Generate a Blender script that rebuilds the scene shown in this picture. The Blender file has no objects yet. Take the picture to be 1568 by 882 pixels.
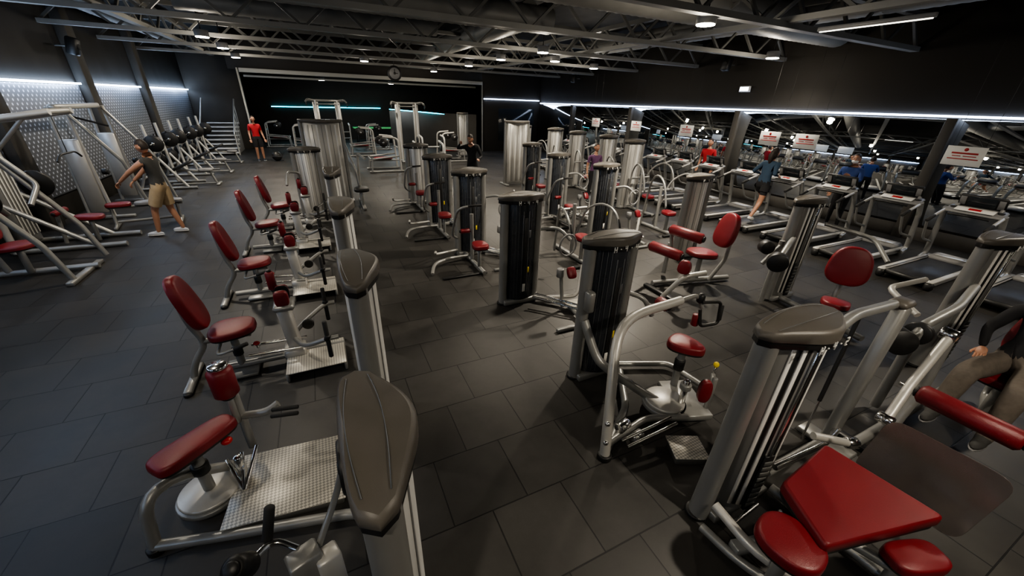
import bpy, bmesh, math, random
from mathutils import Vector, Matrix
random.seed(7)
V=Vector
SC=bpy.context.scene.collection
# ---------------------------------------------------------------- materials
MATS={}
def mat(name,col,rough=.5,metal=0.0,noise=0.0,nscale=8,emit=None,estr=1,spec=None,trans=0,bump=0,bscale=200):
    m=bpy.data.materials.new(name); m.use_nodes=True; nt=m.node_tree; b=nt.nodes['Principled BSDF']
    b.inputs['Base Color'].default_value=(*col,1); b.inputs['Roughness'].default_value=rough; b.inputs['Metallic'].default_value=metal
    if spec is not None: b.inputs['Specular IOR Level'].default_value=spec
    if trans: b.inputs['Transmission Weight'].default_value=trans
    if emit: b.inputs['Emission Color'].default_value=(*emit,1); b.inputs['Emission Strength'].default_value=estr
    if noise:
        tc=nt.nodes.new('ShaderNodeTexCoord'); n=nt.nodes.new('ShaderNodeTexNoise'); n.inputs['Scale'].default_value=nscale; n.inputs['Detail'].default_value=5
        nt.links.new(tc.outputs['Object'],n.inputs['Vector'])
        r=nt.nodes.new('ShaderNodeMapRange'); r.inputs['To Min'].default_value=1-noise; r.inputs['To Max'].default_value=1+noise
        nt.links.new(n.outputs['Fac'],r.inputs['Value'])
        mx=nt.nodes.new('ShaderNodeVectorMath'); mx.operation='SCALE'; mx.inputs[0].default_value=col
        nt.links.new(r.outputs[0],mx.inputs['Scale']); nt.links.new(mx.outputs[0],b.inputs['Base Color'])
        r2=nt.nodes.new('ShaderNodeMapRange'); r2.inputs['To Min'].default_value=max(0,rough-.1); r2.inputs['To Max'].default_value=min(1,rough+.12)
        nt.links.new(n.outputs['Fac'],r2.inputs['Value']); nt.links.new(r2.outputs[0],b.inputs['Roughness'])
    if bump:
        tc=nt.nodes.new('ShaderNodeTexCoord'); n=nt.nodes.new('ShaderNodeTexNoise'); n.inputs['Scale'].default_value=bscale
        nt.links.new(tc.outputs['Object'],n.inputs['Vector'])
        bp=nt.nodes.new('ShaderNodeBump'); bp.inputs['Strength'].default_value=bump; bp.inputs['Distance'].default_value=.004
        nt.links.new(n.outputs['Fac'],bp.inputs['Height']); nt.links.new(bp.outputs[0],b.inputs['Normal'])
    MATS[name]=m; return m
mat('silver',(.30,.30,.288),.36,.45,.10,6)
mat('silver_light',(.52,.51,.48),.38,.35,.06,6)
mat('chrome',(.75,.75,.74),.16,1)
mat('cap_grey',(.105,.096,.083),.38,0,.12,9,bump=.15,bscale=500)
mat('shroud',(.024,.027,.033),.26,0,.15,3)
mat('shroud_line',(.09,.095,.10),.35)
mat('stripe',(.74,.73,.69),.45,0,.05)
mat('panel_white',(.62,.62,.60),.38,0,.05)
mat('black',(.012,.012,.012),.45,0,.2,20)
mat('rubber',(.02,.02,.02),.75,0,.2,20)
mat('red',(.17,.011,.016),.36,0,.16,5,bump=.25,bscale=350)
mat('red_knob',(.42,.02,.02),.3)
mat('yellow',(.8,.6,.02),.4)
mat('white',(.8,.8,.78),.5,0,.04)
mat('screen',(.02,.025,.03),.12)
mat('grey_plastic',(.2,.2,.2),.45,0,.08)
mat('belt',(.015,.015,.017),.5,0,.3,3)
mat('steel_dark',(.10,.10,.094),.5,.2,.2,4)
mat('duct',(.20,.20,.19),.5,.3,.2,3)
mat('lamp_emit',(1,1,1),.5,emit=(1,.9,.72),estr=45)
mat('tube_emit',(1,1,1),.5,emit=(1,.95,.82),estr=3)
mat('led_blue',(1,1,1),.5,emit=(.62,.74,1),estr=12)
mat('led_left',(1,1,1),.5,emit=(.55,.72,1),estr=22)
mat('led_cyan',(0,.6,.7),.5,emit=(0,.75,1),estr=7)
mat('green',(.05,.3,.08),.5)
mat('smoke_plastic',(.42,.37,.35),.18,trans=.88)
mat('skin',(.42,.22,.14),.5,0,.1,20)
mat('hair',(.02,.013,.01),.6,0,.2,30)
mat('cloth_black',(.012,.012,.014),.85,0,.3,15)
mat('cloth_grey',(.05,.05,.048),.85,0,.3,15)
mat('cloth_tan',(.42,.32,.2),.85,0,.15,15)
mat('cloth_red',(.36,.012,.02),.8,0,.15,15)
mat('cloth_navy',(.025,.05,.085),.85,0,.3,15)
mat('cloth_blue',(.03,.06,.2),.85,0,.3,15)
mat('cloth_brown',(.13,.11,.092),.85,0,.35,25,bump=.8,bscale=25)
mat('cloth_purple',(.12,.05,.12),.85,0,.25,15)
mat('shoe_white',(.5,.52,.56),.6)
mat('eye_white',(.8,.8,.8),.3)
mat('lip',(.3,.08,.07),.5)
def nodes(name):
    m=bpy.data.materials.new(name); m.use_nodes=True; MATS[name]=m
    return m.node_tree, m.node_tree.nodes['Principled BSDF']
# floor
nt,b=nodes('floor_rubber')
ge=nt.nodes.new('ShaderNodeNewGeometry'); br=nt.nodes.new('ShaderNodeTexBrick')
mp=nt.nodes.new('ShaderNodeMapping'); mp.inputs['Location'].default_value=(.15,.1,0)
nt.links.new(ge.outputs['Position'],mp.inputs['Vector']); nt.links.new(mp.outputs[0],br.inputs['Vector'])
br.offset=.5; br.inputs['Scale'].default_value=1; br.inputs['Brick Width'].default_value=.56; br.inputs['Row Height'].default_value=.56
br.inputs['Mortar Size'].default_value=.005; br.inputs['Mortar Smooth'].default_value=.2
br.inputs['Color1'].default_value=(.026,.0245,.0222,1); br.inputs['Color2'].default_value=(.042,.0395,.036,1); br.inputs['Mortar'].default_value=(.003,.003,.003,1)
no=nt.nodes.new('ShaderNodeTexNoise'); no.inputs['Scale'].default_value=1.6; no.inputs['Detail'].default_value=8; no.inputs['Roughness'].default_value=.7
nt.links.new(ge.outputs['Position'],no.inputs['Vector'])
rg=nt.nodes.new('ShaderNodeMapRange'); rg.inputs['From Min'].default_value=.3; rg.inputs['From Max'].default_value=.7; rg.inputs['To Min'].default_value=.7; rg.inputs['To Max'].default_value=1.35
nt.links.new(no.outputs['Fac'],rg.inputs['Value'])
vm=nt.nodes.new('ShaderNodeVectorMath'); vm.operation='SCALE'; nt.links.new(br.outputs['Color'],vm.inputs[0]); nt.links.new(rg.outputs[0],vm.inputs['Scale'])
nt.links.new(vm.outputs[0],b.inputs['Base Color'])
r2=nt.nodes.new('ShaderNodeMapRange'); r2.inputs['To Min'].default_value=.36; r2.inputs['To Max'].default_value=.64; nt.links.new(no.outputs['Fac'],r2.inputs['Value']); nt.links.new(r2.outputs[0],b.inputs['Roughness'])
bp=nt.nodes.new('ShaderNodeBump'); bp.inputs['Strength'].default_value=.7; bp.inputs['Distance'].default_value=.006; bp.invert=True
nt.links.new(br.outputs['Fac'],bp.inputs['Height']); nt.links.new(bp.outputs[0],b.inputs['Normal'])
# checker plate
nt,b=nodes('checker_plate')
tc=nt.nodes.new('ShaderNodeTexCoord'); mp=nt.nodes.new('ShaderNodeMapping'); mp.inputs['Rotation'].default_value=(0,0,math.radians(45)); mp.inputs['Scale'].default_value=(60,60,60)
nt.links.new(tc.outputs['Object'],mp.inputs['Vector']); ch=nt.nodes.new('ShaderNodeTexChecker'); ch.inputs['Scale'].default_value=1
ch.inputs['Color1'].default_value=(.66,.63,.56,1); ch.inputs['Color2'].default_value=(.34,.33,.30,1)
nt.links.new(mp.outputs[0],ch.inputs['Vector']); nt.links.new(ch.outputs['Color'],b.inputs['Base Color'])
b.inputs['Metallic'].default_value=.35; b.inputs['Roughness'].default_value=.42
bp=nt.nodes.new('ShaderNodeBump'); bp.inputs['Strength'].default_value=.6; bp.inputs['Distance'].default_value=.003; nt.links.new(ch.outputs['Fac'],bp.inputs['Height']); nt.links.new(bp.outputs[0],b.inputs['Normal'])
# perforated panel
nt,b=nodes('perforated_panel')
ge=nt.nodes.new('ShaderNodeNewGeometry'); mp=nt.nodes.new('ShaderNodeMapping'); mp.inputs['Rotation'].default_value=(math.radians(45),0,0)
nt.links.new(ge.outputs['Position'],mp.inputs['Vector']); vo=nt.nodes.new('ShaderNodeTexVoronoi'); vo.inputs['Scale'].default_value=9; vo.inputs['Randomness'].default_value=0
nt.links.new(mp.outputs[0],vo.inputs['Vector']); cr_=nt.nodes.new('ShaderNodeValToRGB'); cr_.color_ramp.elements[0].position=.30; cr_.color_ramp.elements[1].position=.36
cr_.color_ramp.elements[0].color=(.62,.66,.76,1); cr_.color_ramp.elements[1].color=(.15,.16,.18,1)
nt.links.new(vo.outputs['Distance'],cr_.inputs['Fac']); nt.links.new(cr_.outputs[0],b.inputs['Base Color']); b.inputs['Metallic'].default_value=.2; b.inputs['Roughness'].default_value=.45
mat('wall_black',(.018,.0155,.0125),.7,0,.25,1.5)
mat('wall_grey',(.07,.065,.058),.75,0,.3,2)
mat('ceiling_black',(.007,.007,.007),.8,0,.3,2)
mat('mirror',(.84,.86,.86),.015,1)
mat('lintel_grey',(.42,.42,.39),.6,0,.05)
# ---------------------------------------------------------------- mesh builder
def fillet(pts,bend,n=4):
    if len(pts)<3 or bend<=0: return pts
    out=[pts[0]]
    for i in range(1,len(pts)-1):
        p0,p1,p2=pts[i-1],pts[i],pts[i+1]
        a=p0-p1; c=p2-p1
        d1=min(bend,a.length*.48); d2=min(bend,c.length*.48)
        A=p1+a.normalized()*d1; C=p1+c.normalized()*d2
        for k in range(n+1):
            t=k/n; out.append(A*(1-t)**2+p1*2*t*(1-t)+C*t*t)
    out.append(pts[-1]); return out
class MB:
    def __init__(s,name,origin=(0,0,0)):
        s.name=name; s.o=V(origin); s.v=[]; s.f=[]; s.m=[]; s.s=[]; s.mats=[]; s.M=Matrix.Identity(4)
    def at(s,x=0,y=0,z=0,rz=0,rx=0,ry=0):
        s.M=Matrix.Translation((x,y,z))@Matrix.Rotation(math.radians(rz),4,'Z')@Matrix.Rotation(math.radians(ry),4,'Y')@Matrix.Rotation(math.radians(rx),4,'X'); return s
    def mi(s,name):
        if name not in s.mats: s.mats.append(name)
        return s.mats.index(name)
    def add(s,vs,fs,m,smooth=True,L=None):
        n=len(s.v); T=s.M if L is None else s.M@L
        s.v+= [T@V(p) for p in vs]; mi=s.mi(m)
        for f in fs: s.f.append([i+n for i in f]); s.m.append(mi); s.s.append(smooth)
    def box(s,c,size,m,rot=(0,0,0),bev=.008):
        bev=min(bev,min(size)*.45); hx,hy,hz=[q/2 for q in size]
        vs=[];idx={}
        for sx in(-1,1):
            for sy in(-1,1):
                for sz in(-1,1):
                    for ax in range(3):
                        p=[sx*(hx-bev),sy*(hy-bev),sz*(hz-bev)]; p[ax]=(sx*hx,sy*hy,sz*hz)[ax]
                        idx[(sx,sy,sz,ax)]=len(vs); vs.append(p)
        fs=[]
        def k(d,ax): return idx[(d[0],d[1],d[2],ax)]
        for ax in range(3):
            a,b=[q for q in range(3) if q!=ax]
            for sg in(-1,1):
                q=[]
                for u,w in((-1,-1),(1,-1),(1,1),(-1,1)):
                    d=[0,0,0]; d[ax]=sg; d[a]=u; d[b]=w; q.append(k(d,ax))
                fs.append(q)
        for ax in range(3):
            a,b=[q for q in range(3) if q!=ax]
            for u in(-1,1):
                for w in(-1,1):
                    d0=[0,0,0]; d1=[0,0,0]; d0[ax]=-1; d1[ax]=1
                    for d in(d0,d1): d[a]=u; d[b]=w
                    fs.append([k(d0,a),k(d1,a),k(d1,b),k(d0,b)])
        for sx in(-1,1):
            for sy in(-1,1):
                for sz in(-1,1): fs.append([idx[(sx,sy,sz,a)] for a in range(3)])
        L=Matrix.Translation(c)@Matrix.Rotation(math.radians(rot[2]),4,'Z')@Matrix.Rotation(math.radians(rot[1]),4,'Y')@Matrix.Rotation(math.radians(rot[0]),4,'X')
        s.add(vs,fs,m,False,L)
    def tube(s,pts,r,m,bend=.08,seg=10,up=None,flat=1.0,caps=True,smooth=True):
        pts=[V(p) for p in pts]
        if isinstance(r,(list,tuple)): rs=list(r)
        else:
            pts=fillet(pts,bend); rs=[r]*len(pts)
        n=len(pts); T=[]
        for i in range(n):
            a=pts[max(0,i-1)]; c=pts[min(n-1,i+1)]; T.append((c-a).normalized())
        u=V(up) if up else (V((0,0,1)) if abs(T[0].z)<.9 else V((1,0,0)))
        N=(u-T[0]*u.dot(T[0])).normalized(); vs=[];fs=[]
        for i in range(n):
            N=(N-T[i]*N.dot(T[i])).normalized(); B=T[i].cross(N)
            for k in range(seg):
                a=2*math.pi*k/seg; vs.append(pts[i]+(N*math.cos(a)+B*math.sin(a)*flat)*rs[i])
        for i in range(n-1):
            for k in range(seg):
                k2=(k+1)%seg; fs.append([i*seg+k,i*seg+k2,(i+1)*seg+k2,(i+1)*seg+k])
        if caps: fs.append(list(range(seg))[::-1]); fs.append([(n-1)*seg+k for k in range(seg)])
        s.add(vs,fs,m,smooth)
    def cyl(s,a,b,r,m,seg=16,bev=.006):
        a=V(a); b=V(b); d=(b-a); l=d.length; d.normalize(); bev=min(bev,l*.3,r*.5)
        s.tube([a,a+d*bev,b-d*bev,b],[r-bev,r,r,r-bev],m,seg=seg)
    def roller(s,a,b,r,m='red',rod=None):
        s.cyl(a,b,r,m,seg=20,bev=r*.3)
        a=V(a);b=V(b);d=(b-a).normalized()
        s.cyl(a-d*.02,a+d*.001,r*.6,'black',seg=16); s.cyl(b-d*.001,b+d*.02,r*.6,'black',seg=16)
    def ell(s,c,r,m,seg=14,rings=10,rot=None,filt=None,defm=None):
        vs=[];fs=[]
        for i in range(rings+1):
            t=math.pi*i/rings
            for k in range(seg):
                a=2*math.pi*k/seg; p=V((math.sin(t)*math.cos(a),math.sin(t)*math.sin(a),math.cos(t)))
                if defm: p=defm(p)
                vs.append(V((p.x*r[0],p.y*r[1],p.z*r[2])))
        for i in range(rings):
            for k in range(seg):
                k2=(k+1)%seg; q=[i*seg+k,(i+1)*seg+k,(i+1)*seg+k2,i*seg+k2]
                if filt:
                    ce=sum((vs[j] for j in q),V((0,0,0)))/4
                    if not filt(V((ce.x/r[0],ce.y/r[1],ce.z/r[2]))): continue
                fs.append(q)
        L=Matrix.Translation(c)@(rot if rot else Matrix.Identity(4))
        s.add(vs,fs,m,True,L)
    def prism(s,outline,z0,z1,m,bev=.01,L=None,ztop=None,smooth=False,dome=0):
        n=len(outline); cx=sum(p[0] for p in outline)/n; cy=sum(p[1] for p in outline)/n
        def inset(p,d):
            q=V((p[0]-cx,p[1]-cy)); l=q.length; q=q*((l-d)/l); return (q.x+cx,q.y+cy)
        rings=[(bev,z0),(0,z0+bev*.7),(0,z1-bev),(bev*.3,z1-bev*.3),(bev,z1)]
        vs=[];fs=[]
        for d,z in rings:
            for p in outline:
                q=inset(p,d); zz=z
                if ztop: zz=z+(ztop(q[0],q[1]) if z>(z0+z1)/2 else 0)
                vs.append((q[0],q[1],zz))
        R=len(rings)
        for i in range(R-1):
            for k in range(n):
                k2=(k+1)%n; fs.append([i*n+k,i*n+k2,(i+1)*n+k2,(i+1)*n+k])
        s.add(vs,fs,m,True if smooth else False,L)
        top=[vs[(R-1)*n+k] for k in range(n)]; bot=[vs[k] for k in range(n)]
        zt=(z1+dome)+(ztop(cx,cy) if ztop else 0)
        s.add(top+[(cx,cy,zt)],[[k,(k+1)%n,n] for k in range(n)],m,smooth,L)
        s.add(bot+[(cx,cy,z0)],[[(k+1)%n,k,n] for k in range(n)],m,False,L)
    def cushion(s,w,l,t,m='red',L=None,taper=0.0,e=3.2,seg=32,bulge=.012,back='black'):
        """pad: width w (x), length l (y), thickness t, top at +z"""
        ol=[]
        for k in range(seg):
            a=2*math.pi*k/seg; c,sn=math.cos(a),math.sin(a)
            x=abs(c)**(2/e)*(1 if c>=0 else -1)*w/2; y=abs(sn)**(2/e)*(1 if sn>=0 else -1)*l/2
            x*=1+taper*(y/l*2); ol.append((x,y))
        rings=[(1,0.2*t),(1,.55*t),(.985,.8*t),(.94,.95*t),(.85,t),(.6,t+bulge*.7),(.3,t+bulge)]
        vs=[];fs=[];n=seg
        for q,z in rings:
            for p in ol: vs.append((p[0]*q,p[1]*q,z))
        R=len(rings)
        for i in range(R-1):
            for k in range(n): k2=(k+1)%n; fs.append([i*n+k,i*n+k2,(i+1)*n+k2,(i+1)*n+k])
        vs.append((0,0,t+bulge)); fs+= [[(R-1)*n+k,(R-1)*n+(k+1)%n,R*n] for k in range(n)]
        s.add(vs,fs,m,True,L)
        vb=[(p[0]*.97,p[1]*.97,-.004) for p in ol]+[(p[0]*1.0,p[1]*1.0,.2*t) for p in ol]+[(0,0,-.004)]
        s.add(vb,[[k,(k+1)%n,n+(k+1)%n,n+k] for k in range(n)]+[[(k+1)%n,k,2*n] for k in range(n)],back,False,L)
    def done(s,parent=None):
        me=bpy.data.meshes.new(s.name); inv=Matrix.Translation(-s.o)
        me.from_pydata([inv@p for p in s.v],[],s.f); me.update()
        for n in s.mats: me.materials.append(MATS[n])
        me.polygons.foreach_set('material_index',s.m); me.polygons.foreach_set('use_smooth',s.s)
        bm=bmesh.new(); bm.from_mesh(me); bmesh.ops.recalc_face_normals(bm,faces=bm.faces); bm.to_mesh(me); bm.free()
        try: me.set_sharp_from_angle(angle=math.radians(50))
        except Exception: pass
        ob=bpy.data.objects.new(s.name,me); SC.objects.link(ob); ob.location=s.o
        return ob
def TR(x,y,z,rz=0,ry=0,rx=0):
    return Matrix.Translation((x,y,z))@Matrix.Rotation(math.radians(rz),4,'Z')@Matrix.Rotation(math.radians(ry),4,'Y')@Matrix.Rotation(math.radians(rx),4,'X')
# ---------------------------------------------------------------- camera
f,p,r=580,math.radians(26),math.radians(2.0)
H=2.6; yaw=math.radians(-26.28)
R=Matrix.Rotation(yaw,3,'Z')
r0=V((1,0,0)); u0=V((0,math.sin(p),math.cos(p))); f0=V((0,math.cos(p),-math.sin(p)))
cr=R@(r0*math.cos(r)+u0*math.sin(r)); cu=R@(u0*math.cos(r)-r0*math.sin(r)); cf=R@f0
cd=bpy.data.cameras.new('camera'); co=bpy.data.objects.new('camera',cd); SC.objects.link(co)
M=Matrix((cr,cu,-cf)).transposed().to_4x4(); M.translation=V((0,0,H)); co.matrix_world=M
cd.lens=f/1568*36; cd.sensor_width=36; cd.clip_start=.05; bpy.context.scene.camera=co
# ---------------------------------------------------------------- room
def slab(name,x0,x1,y0,y1,z0,z1,m):
    b=MB(name,((x0+x1)/2,(y0+y1)/2,(z0+z1)/2)); b.box(((x0+x1)/2,(y0+y1)/2,(z0+z1)/2),(x1-x0,y1-y0,z1-z0),m,bev=.002); return b.done()
XL,XR,YF,CE=-5.3,12.3,22.0,5.0
slab('floor',XL-.2,XR+.2,-3.2,30.2,-.1,0,'floor_rubber')
slab('ceiling',XL-.2,XR+.2,-3.2,30.2,CE,CE+.1,'ceiling_black')
slab('wall_left',XL-.2,XL,-3.2,30.2,0,CE,'wall_black')
slab('wall_right',XR,XR+.2,-3.2,30.2,0,CE,'wall_black')
slab('wall_back',XL,XR,-3.2,-3,0,CE,'wall_black')
slab('wall_far',XL,XR,30,30.2,0,CE,'wall_black')
slab('wall_far_right',8.6,XR,YF,YF+.2,0,CE,'wall_black')
slab('wall_far_left',XL,-3.0,YF+3,YF+3.2,0,CE,'wall_grey')
slab('wall_lintel',-3.0,8.6,YF,YF+.25,3.55,CE,'wall_black')
slab('trim_lintel',-2.6,8.6,YF-.08,YF,3.44,3.60,'lintel_grey')
slab('trim_lintel_lower',-2.6,8.6,YF+1.0,YF+1.08,3.30,3.38,'lintel_grey')
slab('trim_opening_left',-2.70,-2.64,YF-.08,YF+.1,0,3.6,'lintel_grey')
slab('trim_opening_right',8.57,8.61,YF-.06,YF,0,3.6,'silver_light')
for i,(a,c) in enumerate([(-1.5,3.9),(3.94,8.9),(8.94,13.9),(13.94,21.8)]):
    slab('wall_mirror_%d'%(i+1),XR-.02,XR-.001,a,c,.35,2.58,'mirror')
for i,y in enumerate([3.92,8.92,13.92,18.4]):
    slab('wall_pilaster_%d'%(i+1),XR-.12,XR-.0,y-.09,y+.09,0,2.6,'wall_grey')
slab('wall_mirror_far',9.6,XR-.4,YF-.02,YF-.001,.6,2.3,'screen')
slab('trim_led_right',XR-.06,XR-.001,-2.5,YF-.1,2.62,2.66,'led_blue')
slab('trim_led_far',8.7,XR-.1,YF-.06,YF-.001,2.75,2.79,'led_blue')
slab('baseboard_right',XR-.04,XR,-3,YF,0,.3,'wall_grey')
# left wall
for i,(a,c) in enumerate([(-2.5,1.5),(2.0,7.4),(8.0,10.6),(11.1,14.5),(15.1,18.7),(19.4,24.9)]):
    slab('wall_panel_%d'%(i+1),XL,XL+.05,a,c,.5,2.66,'perforated_panel')
    slab('trim_led_left_%d'%(i+1),XL+.0,XL+.12,a,c,2.68,2.72,'led_left')
for i,y in enumerate([1.75,7.7,10.85,14.8,19.05]):
    slab('wall_pillar_%d'%(i+1),XL,XL+.2,y-.2,y+.2,0,CE,'wall_grey')
b=MB('trim_led_cyan',(2,29,2))
b.tube([(-2.3,29.9,1.95),(4.2,29.9,2.0)],.025,'led_cyan',seg=6)
b.tube([(4.2,26.2,2.03),(6,24.4,1.95),(8.4,22.5,1.8)],.022,'led_cyan',seg=6)
b.box((6.3,24.25,1.0),(5.6,.1,1.9),'wall_grey',rot=(0,0,-41)); b.done()
b=MB('staircase',(-4.0,23.5,0))
for i in range(8): b.box((-4.1,22.6+i*.27,.09+i*.17),(1.3,.29,.05),'panel_white'); b.box((-4.1,22.7+i*.27,.02+i*.085),(1.2,.03,.04+i*.17),'grey_plastic')
for s_ in(-4.75,-3.45): b.tube([(s_,22.5,.0),(s_,22.5,.95),(s_,24.7,2.35)],.03,'silver_light',bend=.05)
for i in range(5): b.cyl((-3.45,22.6+i*.45,.1+i*.28),(-3.45,22.6+i*.45,1.0+i*.28),.015,'silver_light',seg=8)
b.done()
# ceiling structure
def truss(name,a,c,zb,zt,n,w=.05):
    b=MB(name,a); a=V(a); c=V(c)
    d=(c-a); d.normalize(); side=d.cross(V((0,0,1)))
    def bar(p,q,wd,ht,m='steel_dark'):
        p=V(p); q=V(q); t=(q-p).normalized(); N=side; B=t.cross(N).normalized()
        vs=[]
        for e in(p,q):
            for x,y in((-1,-1),(1,-1),(1,1),(-1,1)): vs.append(e+N*x*wd/2+B*y*ht/2)
        b.add(vs,[[0,1,2,3],[4,5,6,7],[0,1,5,4],[1,2,6,5],[2,3,7,6],[3,0,4,7]],m,False)
    A=V((a.x,a.y,zb)); C=V((c.x,c.y,zb)); A2=V((a.x,a.y,zt)); C2=V((c.x,c.y,zt))
    bar(A,C,.16,.09,'duct'); bar(A2,C2,.14,.09)
    for i in range(n):
        p=A.lerp(C,i/n); m_=A2.lerp(C2,(i+.5)/n); q=A.lerp(C,(i+1)/n)
        bar(p,m_,w,w); bar(m_,q,w,w)
    return b.done()
for y in (2.2,5.1,8.0,11,14,17,20): truss('ceiling_truss',(XL,y,3.9),(XR,y,3.9),3.95,4.55,13)
for x in (-3.4,7.6): truss('ceiling_truss',(x,-2.8,4.1),(x,YF-.2,4.1),4.02,4.5,18)
for x in (-1.2,1.0,3.2,5.4,9.8):
    b=MB('ceiling_purlin',(x,9,4.7)); b.box((x,9.4,4.7),(.08,24.6,.14),'steel_dark'); b.done()
def duct(name,a,c,rad,m='duct'):
    a=V(a);c=V(c);L=(c-a).length;n=int(L/.18);b=MB(name,a);pts=[];rs=[]
    for i in range(n*2+1):
        pts.append(a.lerp(c,i/(n*2))); rs.append(rad*(1.0 if i%2 else .97))
    b.tube(pts,rs,m,seg=20); return b.done()
duct('ventilation_duct',(1.5,6.6,4.45),(12.0,6.6,4.45),.36)
duct('ventilation_duct',(-5,9.6,4.4),(5.5,9.6,4.4),.28)
duct('ventilation_duct',(5.0,9.7,4.5),(5.0,20,4.5),.3)
duct('ventilation_duct',(-2.4,12.5,4.45),(3.5,12.5,4.45),.22)
duct('ventilation_duct',(-4.4,1.5,4.4),(-4.4,21,4.4),.2)
duct('ventilation_duct',(10.2,1.0,4.6),(10.2,14,4.6),.25)
# lights
def lamp(x,y,z=3.8,pw=90,col=(1,.89,.73),size=.16,amb=.13):
    b=MB('ceiling_spot_or_fill',(x,y,z)); b.cyl((x,y,z+.02),(x,y,z+.16),.15,'grey_plastic',seg=24); b.cyl((x,y,z+.005),(x,y,z+.02),.14,'lamp_emit',seg=24); b.cyl((x,y,z+.16),(x,y,z+.8),.012,'black',seg=6); o=b.done()
    ld=bpy.data.lights.new('lamp_beam','SPOT'); ld.energy=pw*2.9; ld.color=col; ld.shadow_soft_size=size/2; ld.spot_size=math.radians(152); ld.spot_blend=.7
    lo=bpy.data.objects.new('lamp_beam',ld); SC.objects.link(lo); lo.parent=o; lo.location=(0,0,-.03)
    l2=bpy.data.lights.new('ceiling_fill','POINT'); l2.energy=min(pw,120)*3.4*amb; l2.color=col; l2.shadow_soft_size=.12  # added weak point light below the fixture, brightens ceiling and walls
    lp=bpy.data.objects.new('ceiling_fill',l2); SC.objects.link(lp); lp.parent=o; lp.location=(0,0,-.18)
for x,y,pw in [(-2.15,13.2,120),(-2.15,15.9,90),(-2.6,8.0,75),(-2.1,4.0,28),(5.85,5.24,330),(5.7,10.2,75),(5.6,12.7,95),(5.6,15.7,95),(7.1,11.9,60),(2.2,4.7,50),(2,17,90),(10.6,7.2,110),(9.4,13,100),(-2.3,19.5,110),(2.8,-1.2,100),(-1.2,-.6,34),(8.6,-.2,90),(5.4,20,80)]:  # ceiling spots, plus added fill lamps near and behind camera, by lintel and mirror
    lamp(x,y,pw=pw*1.0)
for x,y in [(.7,26),(4.4,26)]: lamp(x,y,3.38,120,col=(.85,.95,1))
b=MB('linear_ceiling_light',(7.9,3.2,3.85)); b.box((7.9,3.95,3.87),(.07,1.5,.06),'grey_plastic'); b.box((7.9,3.95,3.835),(.03,1.45,.02),'tube_emit'); b.done()
w=bpy.data.worlds.new('world'); bpy.context.scene.world=w; w.use_nodes=True
w.node_tree.nodes['Background'].inputs[0].default_value=(.8,.85,1,1); w.node_tree.nodes['Background'].inputs[1].default_value=.05
# ---------------------------------------------------------------- towers
def cap_outline(a,back=.085,front=.19,n=40,end=.075):
    up=[];dn=[]
    for i in range(n//2+1):
        x=-a+2*a*i/(n//2); u=x/a
        e=math.sqrt(max(0,1-abs(u)**7))
        bell=math.cos(u*math.pi/2)**2 if abs(u)<1 else 0
        dn.append((x,-(end+(front-end)*bell)*e)); up.append((x,(end+(back-end)*bell)*e))
    return dn+up[::-1][1:-1]
def glyphs(b,x,y,z,s,txt,m='stripe'):
    segs={'H':[(-.4,0,.12,1),(.4,0,.12,1),(0,0,.8,.14)],'4':[(-.35,.25,.12,.5),(.25,0,.12,1),(0,0,.9,.13)],'-':[(0,0,.3,.14)],'2':[(0,.45,.7,.12),(.3,.22,.12,.5),(0,0,.7,.12),(-.3,-.22,.12,.5),(0,-.45,.7,.12)],'1':[(0,0,.14,1)]}
    for i,c in enumerate(txt):
        cx=x+(i-(len(txt)-1)/2)*s*1.15
        for (u,v_,w_,h_) in segs[c]: b.box((cx+u*s*.6,y,z+v_*s),(w_*s*.6+.002,.006,h_*s),m,bev=.001)
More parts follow.
